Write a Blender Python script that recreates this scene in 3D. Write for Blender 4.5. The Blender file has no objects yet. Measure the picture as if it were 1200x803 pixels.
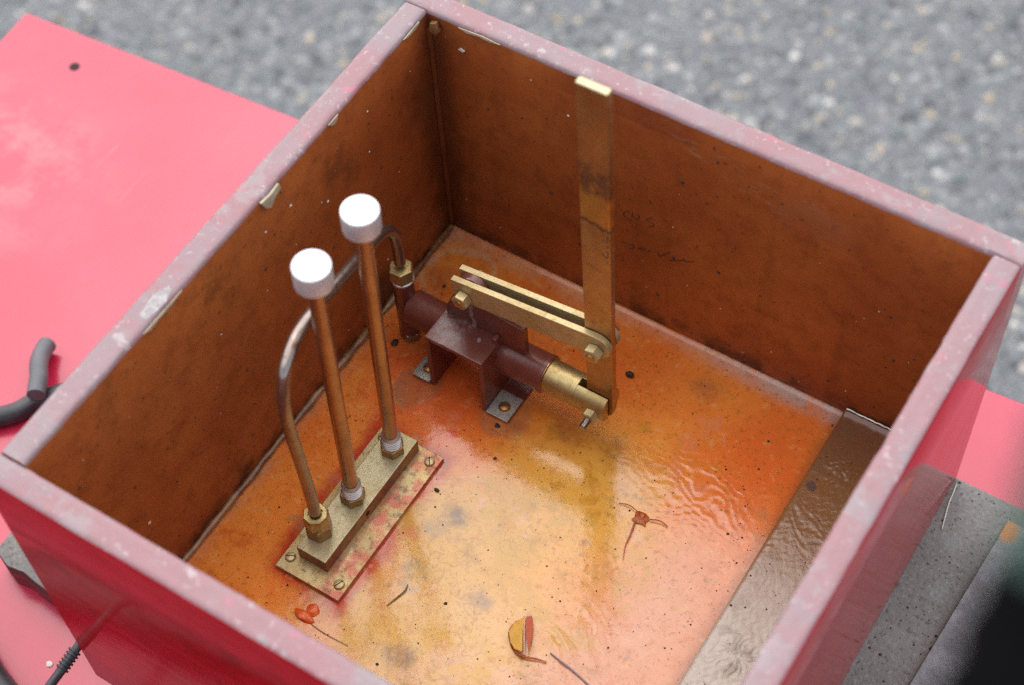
import bpy, bmesh, math, random
import numpy as np
from mathutils import Vector, Matrix, noise as mnoise
random.seed(7); rng = np.random.default_rng(7)
S = bpy.context.scene
COL = S.collection
# ------------------------------------------------------------------ camera
R = Matrix(((0.84566461, 0.53195242, -0.04333569), (-0.4199056, 0.71325775, 0.56119753), (0.32943990, -0.45638799, 0.82654664)))
CAM = Vector((0.58584734, -0.73589676, 1.19407166))
cd = bpy.data.cameras.new('camera'); cam = bpy.data.objects.new('camera', cd); COL.objects.link(cam)
cam.matrix_world = Matrix.Translation(CAM) @ R.transposed().to_4x4()
cd.lens = 61.407; cd.sensor_width = 36.0; cd.clip_start = 0.02; cd.clip_end = 200
cd.dof.use_dof = True; cd.dof.focus_distance = 1.335; cd.dof.aperture_fstop = 4.2; cd.dof.aperture_blades = 9
S.camera = cam
# ------------------------------------------------------------------ daylight: bright overcast
SUN_DIR = Vector((-0.30, 0.36, 0.88)).normalized()
W = bpy.data.worlds.new('World'); S.world = W; W.use_nodes = True
wn = W.node_tree.nodes; wl = W.node_tree.links
bg = wn['Background']; sky = wn.new('ShaderNodeTexSky'); sky.sky_type = 'NISHITA'; sky.sun_disc = False
sky.sun_elevation = math.asin(SUN_DIR.z); sky.sun_rotation = math.atan2(SUN_DIR.x, SUN_DIR.y)
sky.air_density = 0.8; sky.dust_density = 1.2; sky.ozone_density = 0.3; sky.altitude = 0
hs = wn.new('ShaderNodeHueSaturation'); hs.inputs['Saturation'].default_value = 0.5          # cloud cover greys the blue
wl.new(sky.outputs[0], hs.inputs['Color']); wl.new(hs.outputs[0], bg.inputs[0]); bg.inputs[1].default_value = 0.14
sl = bpy.data.lights.new('sun', 'SUN'); sl.energy = 1.35; sl.angle = math.radians(115); sl.color = (1.0, 0.95, 0.88)
so = bpy.data.objects.new('sun', sl); COL.objects.link(so); so.rotation_euler = SUN_DIR.to_track_quat('Z', 'Y').to_euler()
S.view_settings.view_transform = 'Standard'; S.view_settings.look = 'None'
S.view_settings.exposure = 1.3; S.view_settings.gamma = 1.0
S.cycles.max_bounces = 10; S.cycles.caustics_reflective = False; S.cycles.caustics_refractive = False
S.cycles.use_denoising = False; S.cycles.sample_clamp_indirect = 6

# ------------------------------------------------------------------ node helpers
class NT:
    def __init__(s, name):
        s.m = bpy.data.materials.new(name); s.m.use_nodes = True
        s.t = s.m.node_tree; s.n = s.t.nodes; s.b = s.n['Principled BSDF']
        s.pos = s.n.new('ShaderNodeNewGeometry').outputs['Position']
    def link(s, v, sock):
        if hasattr(v, 'links') or isinstance(v, bpy.types.NodeSocket): s.t.links.new(v, sock)
        elif isinstance(v, (tuple, list)) and len(v) == 3 and sock.type == 'RGBA': sock.default_value = (*v, 1)
        else: sock.default_value = v
    def set(s, **k):
        for a, v in k.items(): s.link(v, s.b.inputs[a.replace('_', ' ')])
        return s
    def math(s, op, a, b=0.0, c=None, clamp=False):
        n = s.n.new('ShaderNodeMath'); n.operation = op; n.use_clamp = clamp
        s.link(a, n.inputs[0]); s.link(b, n.inputs[1])
        if c is not None: s.link(c, n.inputs[2])
        return n.outputs[0]
    def vmath(s, op, a, b):
        n = s.n.new('ShaderNodeVectorMath'); n.operation = op
        s.link(a, n.inputs[0]); s.link(b, n.inputs[1])
        return n.outputs['Value'] if op in ('LENGTH', 'DOT_PRODUCT', 'DISTANCE') else n.outputs[0]
    def noise(s, scale, detail=4, rough=.55, stretch=None, off=(0, 0, 0), dist=0, color=False):
        v = s.pos
        if stretch: v = s.vmath('MULTIPLY', v, stretch)
        if off != (0, 0, 0): v = s.vmath('ADD', v, off)
        n = s.n.new('ShaderNodeTexNoise'); s.link(v, n.inputs['Vector'])
        n.inputs['Scale'].default_value = scale; n.inputs['Detail'].default_value = detail
        n.inputs['Roughness'].default_value = rough; n.inputs['Distortion'].default_value = dist
        return n.outputs[1 if color else 0]
    def voronoi(s, scale, feat='F1', out='Distance', stretch=None):
        v = s.pos if not stretch else s.vmath('MULTIPLY', s.pos, stretch)
        n = s.n.new('ShaderNodeTexVoronoi'); n.feature = feat; s.link(v, n.inputs['Vector']); n.inputs['Scale'].default_value = scale
        return n.outputs[out]
    def step(s, v, a, b):           # smooth 0..1 from a to b (a may exceed b)
        n = s.n.new('ShaderNodeMapRange'); n.interpolation_type = 'SMOOTHSTEP'
        lo, hi, o0, o1 = (a, b, 0, 1) if a < b else (b, a, 1, 0)
        s.link(v, n.inputs[0])
        for i, q in enumerate((lo, hi, o0, o1)): n.inputs[i + 1].default_value = q
        return n.outputs[0]
    def mix(s, f, a, b, mode='MIX'):
        n = s.n.new('ShaderNodeMix'); n.data_type = 'RGBA'; n.blend_type = mode
        s.link(f, n.inputs[0]); s.link(a, n.inputs[6]); s.link(b, n.inputs[7])
        return n.outputs[2]
    def ramp(s, f, stops):
        n = s.n.new('ShaderNodeValToRGB'); s.link(f, n.inputs[0]); e = n.color_ramp.elements
        while len(e) < len(stops): e.new(.5)
        for q, (p, c) in zip(e, stops): q.position = p; q.color = (*c, 1)
        return n.outputs[0]
    def xyz(s):
        if not hasattr(s, '_x'):
            n = s.n.new('ShaderNodeSeparateXYZ'); s.link(s.pos, n.inputs[0]); s._x = n.outputs
        return s._x
    def warp(s, amp, scale):         # a warped position for ragged blobs
        c = s.noise(scale, 4, .6, color=True)
        c = s.vmath('SUBTRACT', c, (.5, .5, .5)); c = s.vmath('MULTIPLY', c, (amp, amp, amp))
        return s.vmath('ADD', s.pos, c)
    def blob(s, wp, c, r, soft=.5, sq=(1, 1, 0)):
        d = s.vmath('SUBTRACT', wp, (*c, 0) if len(c) == 2 else c); d = s.vmath('MULTIPLY', d, sq)
        return s.step(s.vmath('LENGTH', d, (0, 0, 0)), r, r * (1 - soft))
    def mul(s, a, b): return s.math('MULTIPLY', a, b)
    def bump(s, h, strength=.3, dist=.001, prev=None):
        n = s.n.new('ShaderNodeBump'); s.link(h, n.inputs['Height']); n.inputs['Strength'].default_value = strength; n.inputs['Distance'].default_value = dist
        if prev is not None: s.link(prev, n.inputs['Normal'])
        return n.outputs[0]

def simple(name, c1, c2, scale, rough=.4, metal=0, bump=.15, bscale=None, r2=None, bd=.0006, spots=None):
    k = NT(name); f = k.noise(scale, 5, .6)
    col = k.mix(k.step(f, .35, .68), c1, c2)
    if spots:
        sp = k.step(k.noise(scale * 4.1, 3, .6, off=(3, 1, 2)), .62, .7); col = k.mix(sp, col, spots)
    r = rough if r2 is None else k.math('MULTIPLY_ADD', f, r2 - rough, rough)
    h = k.noise(bscale or scale * 4, 5, .6)
    return k.set(Base_Color=col, Roughness=r, Metallic=metal, Normal=k.bump(h, bump, bd)).m

M = {}
# asphalt
k = NT('asphalt'); f = k.noise(9, 5, .6); g = k.noise(160, 3, .6)
M['asphalt'] = k.set(Base_Color=k.mix(k.step(g, .35, .7), k.mix(f, (.085, .090, .093), (.12, .126, .13)), (.18, .185, .19)), Roughness=.75, Normal=k.bump(g, .8, .004)).m
k = NT('stone'); rn = k.n.new('ShaderNodeNewGeometry').outputs['Random Per Island']
M['stone'] = k.set(Base_Color=k.ramp(rn, [(0, (.05, .056, .06)), (.25, (.118, .124, .127)), (.5, (.20, .206, .204)), (.66, (.122, .145, .143)), (.80, (.245, .25, .245)), (.91, (.29, .29, .28)), (.97, (.38, .29, .18)), (1, (.5, .48, .45))]), Roughness=.5).m
# red painted board (weathered, chalky)
k = NT('red_board_paint'); n1 = k.noise(5, 5, .6); n2 = k.noise(22, 6, .65); wp = k.warp(.12, 14)
chalk = k.mul(k.blob(wp, (-.47, -.12, -.07), .17, .9), k.step(n2, .42, .62))
col = k.mix(k.step(n1, .35, .7), (.41, .011, .042), (.47, .028, .066))
col = k.mix(k.mul(chalk, .6), col, (.42, .13, .13))
col = k.mix(k.mul(k.step(k.noise(60, 3, .6), .66, .74), .25), col, (.2, .02, .03))
scr = k.step(k.noise(5, 8, .75, stretch=(30, 1.2, 1), off=(2, 0, 0)), .64, .70); col = k.mix(k.mul(scr, k.mul(k.step(k.noise(8, 3, .6, off=(7, 1, 0)), .5, .65), .35)), col, (.42, .16, .17))
M['board'] = k.set(Base_Color=col, Roughness=k.math('MULTIPLY_ADD', n2, .16, .14), Specular_IOR_Level=.72, Normal=k.bump(k.noise(30, 6, .6), .12, .002)).m
# glossy red outside of the box
k = NT('box_red_paint'); st = k.noise(6, 5, .6, stretch=(6, 1, 14))
col = k.mix(k.step(st, .35, .7), (.30, .007, .010), (.37, .010, .015))
col = k.mix(k.mul(k.step(k.noise(26, 5, .65), .56, .68), .35), col, (.12, .008, .012))
M['box_red'] = k.set(Base_Color=col, Roughness=k.math('MULTIPLY_ADD', k.noise(14, 4, .6), .10, .05), Specular_IOR_Level=.11, Normal=k.bump(k.noise(45, 4, .6, stretch=(.25, .25, 1.6)), .10, .002)).m
# faded rim
k = NT('rim_paint'); n1 = k.noise(28, 6, .7); n2 = k.noise(120, 5, .65); n3 = k.noise(9, 4, .6)
col = k.mix(k.step(n3, .4, .62), (.265, .128, .135), (.245, .160, .164))
col = k.mix(k.mul(k.step(n1, .52, .62), .75), col, (.27, .215, .21))
col = k.mix(k.mul(k.step(k.noise(75, 6, .72, off=(5, 2, 1)), .60, .66), .5), col, (.46, .42, .41))
col = k.mix(k.mul(k.step(k.noise(70, 5, .7, off=(1, 7, 3)), .60, .68), .7), col, (.40, .12, .16))
col = k.mix(k.mul(k.step(n2, .68, .74), .5), col, (.06, .05, .05))
fl_ = k.noise(14, 7, .75, stretch=(1, 1, 1), off=(11, 3, 0)); col = k.mix(k.mul(k.step(fl_, .53, .57), .5), col, (.22, .175, .18)); col = k.mix(k.mul(k.step(k.noise(200, 4, .7, off=(1, 1, 9)), .60, .68), .5), col, (.47, .36, .36))
M['rim'] = k.set(Base_Color=col, Roughness=k.math('MULTIPLY_ADD', n1, .3, .3), Normal=k.bump(n2, .35, .0015)).m
# varnished inside of the walls
k = NT('wall_varnish'); x = k.xyz(); wp = k.warp(.07, 18)
n1 = k.noise(7, 6, .62); n2 = k.noise(45, 5, .65); n3 = k.noise(160, 3, .6)
col = k.mix(k.step(n1, .35, .68), (.275, .063, .013), (.365, .102, .022))
col = k.mix(k.mul(k.step(n2, .46, .66), .38), col, (.16, .034, .006))
strk = k.noise(9, 4, .6, stretch=(7, 3, .6))
col = k.mix(k.mul(k.step(strk, .5, .72), .22), col, (.11, .028, .008))
col = k.mix(k.mul(k.step(n3, .63, .7), .55), col, (.035, .012, .006))
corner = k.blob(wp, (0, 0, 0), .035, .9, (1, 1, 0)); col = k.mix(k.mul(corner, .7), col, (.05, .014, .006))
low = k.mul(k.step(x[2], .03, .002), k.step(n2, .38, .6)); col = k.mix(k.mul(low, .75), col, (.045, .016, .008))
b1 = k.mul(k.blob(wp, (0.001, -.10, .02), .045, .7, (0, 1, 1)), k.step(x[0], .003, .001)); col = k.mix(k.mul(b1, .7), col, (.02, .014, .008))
for c, rr, sq, a_ in (((0, -0.275, 0.229), 0.045, (0, 2.2, 1), 0.65), ((0, -0.125, 0.216), 0.05, (0, 2.2, 1), 0.6), ((0, -0.299, 0.012), 0.022, (0, 1, 1), 0.85), ((0, -0.166, 0.014), 0.022, (0, 1, 1), 0.85), ((0, -0.034, 0.192), 0.05, (0, 1.5, 1), 0.5), ((0, -0.385, 0.242), 0.04, (0, 2.0, 1), 0.4)): col = k.mix(k.mul(k.mul(k.blob(wp, c, rr, .8, sq), k.step(x[0], .003, .001)), k.mul(k.step(n2, .35, .55), a_ * .65)), col, (.05, .017, .006))
for c, q in (((.22, 0, .242), (1, 0, 5)), ((.29, 0, .222), (1, 0, 4))):
    sc = k.mul(k.blob(wp, c, .06, .8, q), k.step(k.noise(60, 5, .7, stretch=(1, 1, 3)), .5, .62)); col = k.mix(k.mul(sc, .45), col, (.30, .17, .09))
for c, q in (((.33, 0, .215), (1, 0, 2.4)),):
    col = k.mix(k.mul(k.blob(wp, c, .045, .8, q), .3), col, (.24, .10, .05))
stp = k.mul(k.mul(k.step(x[2], .236, .239), k.step(x[0], .10, .13)), k.mul(k.step(x[0], .235, .22), k.step(x[1], -.01, -.005)))
col = k.mix(k.mul(stp, .3), col, (.085, .008, .008))
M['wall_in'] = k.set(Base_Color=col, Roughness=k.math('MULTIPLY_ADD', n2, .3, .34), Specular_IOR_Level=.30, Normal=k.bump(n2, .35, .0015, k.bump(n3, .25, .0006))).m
# resin floor
k = NT('resin_floor'); x = k.xyz(); wp = k.warp(.06, 16); wp2 = k.warp(.025, 40)
n1 = k.noise(11, 6, .62); n2 = k.noise(48, 6, .68); n3 = k.noise(210, 4, .6); n4 = k.noise(22, 5, .6, off=(4, 4, 1))
col = k.mix(k.step(n1, .36, .66), (.66, .150, .020), (.72, .225, .036))
def lay(col, mask, c, a=1.0): return k.mix(k.mul(mask, a), col, c)
col = lay(col, k.blob(wp, (.215, -.335), .16, .85), (.58, .355, .11), .95)
col = lay(col, k.blob(wp, (.235, -.18), .12, .8), (.62, .32, .05), .92)
col = lay(col, k.blob(wp, (.16, -.25), .085, .8), (.56, .32, .075), .9)
col = lay(col, k.blob(wp, (.345, -.075), .13, .9, (1.7, .9, 0)), (.64, .125, .022), .88)
col = lay(col, k.blob(wp, (.32, -.31), .13, .9, (1.5, .8, 0)), (.55, .26, .155), .9)  # pink sky sheen at the lower right, put into the floor colour
col = lay(col, k.blob(wp, (.09, -.14), .10, .8), (.66, .110, .024), .95)
col = lay(col, k.blob(wp, (.15, -.045), .12, .8, (.7, 2.4, 0)), (.58, .125, .018), .8)
col = lay(col, k.blob(wp, (.03, -.32), .09, .8, (2, .8, 0)), (.70, .21, .03), .8)
col = lay(col, k.mul(k.blob(wp, (.20, -.33), .13, .6), k.step(n4, .48, .6)), (.56, .30, .035), .75)
col = lay(col, k.mul(k.blob(wp, (.25, -.17), .13, .6), k.step(n2, .52, .66)), (.46, .20, .015), .8)
col = lay(col, k.blob(wp, (.35, -.245), .13, .9, (1.4, .8, 0)), (.58, .27, .15), .85)  # more of the pink sheen painted into the right side
# red bleed round the brass plate
dx = k.math('SUBTRACT', k.math('ABSOLUTE', k.math('SUBTRACT', x[0], .0937)), .030); dy = k.math('SUBTRACT', k.math('ABSOLUTE', k.math('SUBTRACT', x[1], -.2715)), .0725)
dd = k.math('ADD', k.math('MAXIMUM', dx, dy), k.mul(k.math('SUBTRACT', n4, .5), .03))
col = lay(col, k.step(dd, .014, .001), (.42, .022, .012), .9)
for c in ((.066, -.152), (.14, -.139)):
    dd2 = k.blob(wp2, c, .024, .3); col = lay(col, dd2, (.34, .12, .05), .6)
for c, r, cc, a in (((.158, -.236), .016, (.14, .10, .06), .9), ((.150, -.252), .012, (.20, .15, .10), .75), ((.156, -.290), .014, (.19, .17, .12), .9), ((.165, -.305), .009, (.24, .28, .25), .75), ((.188, -.357), .017, (.20, .11, .07), .9), ((.211, -.286), .016, (.26, .17, .11), .85), ((.222, -.235), .022, (.48, .28, .03), .7), ((.19, -.232), .011, (.42, .26, .16), .5),
                    ((.236, -.125), .022, (.22, .09, .03), .55), ((.195, -.128), .018, (.24, .08, .03), .6), ((.160, -.145), .014, (.28, .09, .05), .6), ((.02, -.06), .03, (.36, .12, .04), .8), ((.27, -.035), .02, (.2, .07, .03), .5), ((.137, -.262), .012, (.55, .09, .07), .6), ((.115, -.175), .008, (.6, .03, .015), .8)):
    col = lay(col, k.mul(k.blob(wp2, c, r, .8), k.step(n2, .3, .6)), cc, a)
# dirty whitish tide line along the back and side
tide = k.math('ADD', x[1], k.mul(k.math('SUBTRACT', n1, .5), .018))
col = lay(col, k.mul(k.step(tide, -.020, -.004), k.mul(k.step(n2, .3, .5), k.math('MULTIPLY_ADD', k.step(x[0], .20, .34), .7, .3))), (.42, .33, .29), .85)
col = lay(col, k.mul(k.step(x[0], .016, .002), k.step(n2, .35, .6)), (.42, .20, .11), .7)
ring = k.blob(wp2, (.035, -.045), .036, .18); ring2 = k.blob(wp2, (.035, -.045), .031, .2)
col = lay(col, k.math('SUBTRACT', ring, ring2, clamp=True), (.55, .38, .22), .5)
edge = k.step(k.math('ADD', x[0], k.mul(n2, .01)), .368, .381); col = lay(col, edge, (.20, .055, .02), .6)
wgt = k.step(n3, .57, .66); col = lay(col, wgt, (.20, .06, .012), .42)
mot = k.noise(95, 6, .7, off=(6, 3, 0)); col = lay(col, k.step(mot, .53, .64), (.45, .14, .016), .45); col = lay(col, k.step(mot, .44, .36), (.66, .38, .12), .35)
col = lay(col, k.mul(k.step(k.noise(30, 6, .72, off=(8, 8, 0)), .56, .66), k.blob(wp, (.20, -.30), .17, .5)), (.33, .17, .035), .55)
col = lay(col, k.mul(k.step(k.noise(26, 6, .72, off=(1, 5, 0)), .54, .64), k.step(x[0], .16, .06)), (.50, .065, .010), .5)
col = lay(col, k.step(k.noise(420, 2, .5, off=(2, 2, 2)), .70, .75), (.06, .025, .012), .7)
cen = k.blob(wp, (.205, -.27), .17, .4)
col = lay(col, k.mul(cen, k.step(k.noise(17, 7, .72, off=(3, 9, 0)), .535, .575)), (.46, .26, .030), .5)
col = lay(col, k.mul(cen, k.step(k.noise(13, 7, .74, off=(7, 2, 0)), .555, .60)), (.62, .35, .23), .45)
col = lay(col, k.mul(k.step(k.noise(21, 7, .74, off=(2, 12, 0)), .59, .63), k.step(x[1], -.05, -.15)), (.26, .15, .07), .5)
col = lay(col, k.mul(k.step(k.noise(19, 7, .74, off=(5, 6, 0)), .57, .62), k.step(x[0], .24, .30)), (.58, .20, .10), .5)
dst = k.step(k.noise(330, 3, .65, off=(3, 3, 0)), .60, .66); col = lay(col, k.mul(dst, k.step(k.noise(24, 4, .6, off=(4, 0, 0)), .48, .58)), (.14, .07, .03), .6)
crk = k.step(k.math('ABSOLUTE', k.math('SUBTRACT', k.noise(14, 3, .6, off=(9, 1, 0)), .5)), .006, .001); col = lay(col, k.mul(crk, k.blob(wp, (.2, -.28), .12, .5)), (.34, .16, .04), .5)
M['floor'] = k.set(Base_Color=col, Roughness=k.math('MULTIPLY_ADD', n2, .13, .06), Specular_IOR_Level=.42, Normal=k.bump(n2, .12, .0012, k.bump(n3, .08, .0004))).m
# wood batten under a skin of varnish
k = NT('batten_wood'); x = k.xyz(); n2 = k.noise(70, 6, .66); n3 = k.noise(240, 4, .6); n1 = k.noise(12, 5, .6)
col = k.mix(k.step(x[1], -.12, -.24), (.21, .095, .034), (.38, .31, .25))  # paler towards the front: sky reflection put into the wood colour
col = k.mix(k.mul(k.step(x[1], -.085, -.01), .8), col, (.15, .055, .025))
col = k.mix(k.mul(k.step(n2, .5, .66), .4), col, (.15, .08, .04)); col = k.mix(k.mul(k.step(n3, .62, .7), .5), col, (.05, .03, .02))
col = k.mix(k.mul(k.step(n1, .55, .7), .35), col, (.23, .12, .05))
wp = k.warp(.006, 90); col = k.mix(k.mul(k.blob(wp, (.384, -.077), .0055, .4), .8), col, (.07, .05, .045))
col = k.mix(k.mul(k.blob(wp, (.402, -.235), .02, .8), k.mul(k.step(n2, .4, .6), .7)), col, (.13, .06, .035))
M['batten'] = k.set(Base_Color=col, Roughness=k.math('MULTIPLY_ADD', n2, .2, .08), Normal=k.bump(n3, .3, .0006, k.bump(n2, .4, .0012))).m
# grey board, gritty
k = NT('grey_board'); x = k.xyz(); n1 = k.noise(10, 5, .6); n2 = k.noise(300, 3, .6); n3 = k.noise(40, 5, .65)
col = k.mix(k.step(n1, .35, .68), (.105, .098, .086), (.145, .136, .12)); col = k.mix(k.mul(k.step(n2, .55, .68), .6), col, (.22, .21, .195)); col = k.mix(k.mul(k.step(n2, .42, .32), .7), col, (.03, .028, .025))
wp = k.warp(.03, 40)
for c, r in (((.50, -.08), .016), ((.492, -.035), .012), ((.485, -.13), .015)): col = k.mix(k.mul(k.blob(wp, c, r, .9), .35), col, (.19, .195, .2))
M['grey'] = k.set(Base_Color=col, Roughness=.55, Normal=k.bump(n2, .5, .0012)).m
k = NT('pale_grey_board'); n1 = k.noise(60, 5, .65); n2 = k.noise(260, 3, .6); wp = k.warp(.015, 60)
col = k.mix(k.step(n1, .4, .65), (.19, .185, .185), (.28, .28, .285)); col = k.mix(k.mul(k.step(n2, .6, .7), .6), col, (.05, .048, .045))
col = k.mix(k.mul(k.blob(wp, (.5265, -.006), .012, .6, (1, .8, 0)), .95), col, (.50, .17, .004))
M['pale'] = k.set(Base_Color=col, Roughness=.5, Normal=k.bump(n1, .5, .002)).m
k = NT('tinted_timber'); x = k.xyz(); n1 = k.noise(50, 5, .6, stretch=(.4, 1, 2))
M['timber_end'] = k.set(Base_Color=k.mix(k.step(n1, .4, .62), (.09, .03, .024), (.22, .04, .045)), Roughness=.6, Normal=k.bump(n1, .8, .003)).m  # red deck reflection and side shade put into the timber colour
# metals
def brass(name, a, b, c, rough=.28, sp=(.06, .045, .02), met=.92, bm=.18):
    k = NT(name); n1 = k.noise(45, 6, .66); n2 = k.noise(170, 5, .65)
    col = k.mix(k.step(n1, .36, .66), a, b); col = k.mix(k.mul(k.step(n2, .55, .7), .5), col, c); col = k.mix(k.mul(k.step(k.noise(110, 5, .7, off=(3, 3, 3)), .62, .70), .7), col, sp)
    return k.set(Base_Color=col, Metallic=met, Roughness=k.math('MULTIPLY_ADD', n2, .3, rough), Normal=k.bump(n2, bm, .0006)).m
M['brass'] = brass('brass', (.48, .255, .09), (.38, .185, .06), (.24, .13, .055), .2, met=.75, bm=.05)
def lever_mat():
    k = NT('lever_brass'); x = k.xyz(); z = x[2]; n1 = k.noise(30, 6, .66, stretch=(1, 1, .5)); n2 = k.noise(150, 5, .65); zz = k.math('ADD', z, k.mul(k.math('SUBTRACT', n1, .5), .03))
    col = k.mix(k.step(n1, .38, .64), (.46, .24, .085), (.36, .175, .06))
    band = k.mul(k.step(zz, .272, .276), k.step(zz, .318, .300)); col = k.mix(k.mul(band, .8), col, (.62, .26, .045))  # bright orange reflection painted as a band across the bar
    tar = k.mul(k.step(zz, .296, .306), k.step(zz, .338, .322)); col = k.mix(k.mul(tar, k.mul(k.step(n2, .35, .55), .8)), col, (.13, .07, .05))
    col = k.mix(k.mul(k.step(k.math('ABSOLUTE', k.math('SUBTRACT', zz, .271)), .0022, .0008), .8), col, (.12, .06, .03))
    col = k.mix(k.mul(k.step(k.noise(60, 6, .7, off=(2, 1, 0)), .58, .66), .5), col, (.20, .10, .045)); col = k.mix(k.mul(k.step(zz, .13, .05), .5), col, (.24, .11, .035))
    col = k.mix(k.step(z, .3985, .4005), col, (.42, .35, .21))  # top end paler: its sky reflection is put into the colour
    rg = k.mix(band, k.mix(k.step(n2, .4, .6), (.22, .22, .22), (.36, .36, .36)), (.14, .14, .14))
    return k.set(Base_Color=col, Metallic=.78, Roughness=rg, Normal=k.bump(n2, .05, .0005)).m
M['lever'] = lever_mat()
M['brass_bright'] = brass('bright_brass', (.50, .40, .21), (.42, .32, .15), (.27, .18, .07), .34, (.2, .13, .06), met=.6)
M['brass_dull'] = brass('tarnished_brass', (.50, .40, .19), (.40, .29, .12), (.24, .16, .07), .32)
k = NT('plate_brass'); x = k.xyz(); n1 = k.noise(40, 6, .66); n2 = k.noise(170, 5, .65); wp = k.warp(.02, 50)
col = k.mix(k.step(n1, .36, .66), (.46, .38, .19), (.40, .26, .10)); red = k.mul(k.step(x[0], .098, .108), k.step(k.noise(75, 6, .7), .40, .60))
col = k.mix(k.mul(red, .8), col, (.42, .10, .075)); col = k.mix(k.mul(k.step(n2, .52, .66), .65), col, (.13, .08, .05))
M['plate'] = k.set(Base_Color=col, Metallic=.55, Roughness=k.math('MULTIPLY_ADD', n2, .3, .25), Normal=k.bump(n2, .12, .0008)).m
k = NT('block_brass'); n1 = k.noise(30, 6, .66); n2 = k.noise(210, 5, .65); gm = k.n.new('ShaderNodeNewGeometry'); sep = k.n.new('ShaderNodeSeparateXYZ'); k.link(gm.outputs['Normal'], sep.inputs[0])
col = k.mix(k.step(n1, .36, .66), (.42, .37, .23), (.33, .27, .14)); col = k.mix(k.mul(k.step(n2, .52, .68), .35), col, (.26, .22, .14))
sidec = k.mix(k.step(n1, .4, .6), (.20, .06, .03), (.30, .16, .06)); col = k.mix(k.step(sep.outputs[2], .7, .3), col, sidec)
M['block'] = k.set(Base_Color=col, Metallic=.8, Roughness=k.math('MULTIPLY_ADD', n2, .3, .28), Normal=k.bump(n2, .1, .0006)).m
M['copper'] = brass('copper_rod', (.43, .25, .14), (.35, .19, .10), (.22, .13, .08), .13, (.12, .06, .04))
M['steel_pipe'] = brass('brown_steel_pipe', (.33, .27, .23), (.26, .205, .17), (.15, .11, .09), .14, (.08, .05, .04))
M['bronze'] = brass('bronze_nut', (.34, .20, .085), (.27, .15, .06), (.17, .09, .04), .3)
M['zinc'] = simple('zinc_thread', (.56, .55, .52), (.45, .44, .42), 80, .4, .8, .1)
M['steel'] = simple('dull_steel', (.35, .33, .30), (.24, .21, .18), 90, .35, 1, .2, spots=(.12, .07, .04))
M['alu'] = simple('brushed_aluminium', (.66, .66, .67), (.58, .58, .59), 60, .38, .7, .05)
k = NT('brown_enamel'); n1 = k.noise(25, 5, .6); n2 = k.noise(150, 5, .65); wp = k.warp(.012, 70)
col = k.mix(k.step(n1, .35, .68), (.13, .034, .023), (.165, .048, .033)); col = k.mix(k.mul(k.step(n2, .64, .7), .7), col, (.02, .01, .01))
gb = k.blob(wp, (.089, -.127, .067), .0155, .35, (1, .62, 1)); col = k.mix(k.mul(gb, k.mul(k.step(n2, .35, .6), .6)), col, (.26, .21, .20))  # grey reflection on the bracket top, painted into the enamel
for c in ((.113, -.127, .067), (.102, -.116, .067)): col = k.mix(k.mul(k.blob(wp, c, .0022, .4), .7), col, (.30, .27, .26))
col = k.mix(k.mul(k.blob(wp, (.1635, -.1275, .040), .0028, .3, (1, 1, 1)), .9), col, (.45, .42, .40))
M['enamel'] = k.set(Base_Color=col, Roughness=k.math('MULTIPLY_ADD', n2, .2, .2), Normal=k.bump(n2, .25, .0006)).m
M['foot'] = simple('worn_steel_foot', (.50, .48, .42), (.34, .31, .26), 120, .35, .5, .2, spots=(.06, .04, .03))
M['rubber'] = simple('black_rubber', (.018, .018, .02), (.03, .03, .033), 60, .38, 0, .25)
M['grey_rubber'] = simple('grey_rubber', (.075, .078, .083), (.10, .10, .105), 60, .45, 0, .25)
M['bead'] = simple('old_sealant', (.30, .15, .065), (.13, .05, .02), 70, .35, 0, .4, spots=(.05, .02, .01))
M['cream'] = simple('bare_cream', (.40, .34, .23), (.28, .22, .14), 130, .6, 0, .4)
M['filler'] = simple('grey_filler', (.38, .36, .34), (.24, .20, .20), 160, .7, 0, .4)
M['ink'] = simple('dark_ink', (.045, .018, .009), (.065, .026, .011), 60, .6)
M['dirt'] = simple('dirt', (.022, .014, .01), (.04, .025, .018), 300, .6)
M['pale_speck'] = simple('pale_speck', (.6, .55, .48), (.5, .45, .4), 300, .5)
M['orange_goo'] = simple('orange_sealant', (.64, .105, .012), (.56, .07, .01), 90, .3)
M['leaf'] = simple('yellow_leaf', (.60, .35, .07), (.52, .27, .05), 120, .3, spots=(.40, .2, .05))
M['leaf_red'] = simple('leaf_red', (.42, .065, .012), (.34, .05, .01), 120, .25)
M['leaf_rib'] = simple('leaf_rib', (.62, .36, .24), (.55, .3, .2), 120, .3)
M['skin'] = simple('amber_skin', (.42, .10, .02), (.30, .06, .012), 260, .12, bump=.5)
M['hair'] = simple('brown_fibre', (.10, .05, .02), (.16, .09, .04), 200, .5)
M['lilac'] = simple('grey_fibre', (.25, .2, .22), (.3, .25, .26), 200, .5)
M['thread'] = simple('white_thread', (.6, .57, .5), (.5, .47, .4), 200, .8)
M['sleeve_green'] = simple('green_cloth', (.06, .10, .08), (.04, .075, .06), 45, .9, 0, .5, 600)
M['sleeve_black'] = simple('black_cloth', (.002, .002, .0024), (.004, .0034, .0034), 45, .85, 0, .5, 600)
for q_ in ('sleeve_green', 'sleeve_black'): M[q_].node_tree.nodes['Principled BSDF'].inputs['Specular IOR Level'].default_value = .05
M['recess_dark'] = simple('dark_recess', (.022, .006, .005), (.012, .005, .004), 200, .8)  # near black tone painted in for the shade of holes and slots
M['leg'] = simple('deck_leg_steel', (.08, .08, .08), (.12, .12, .12), 20, .5, .5)

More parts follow.
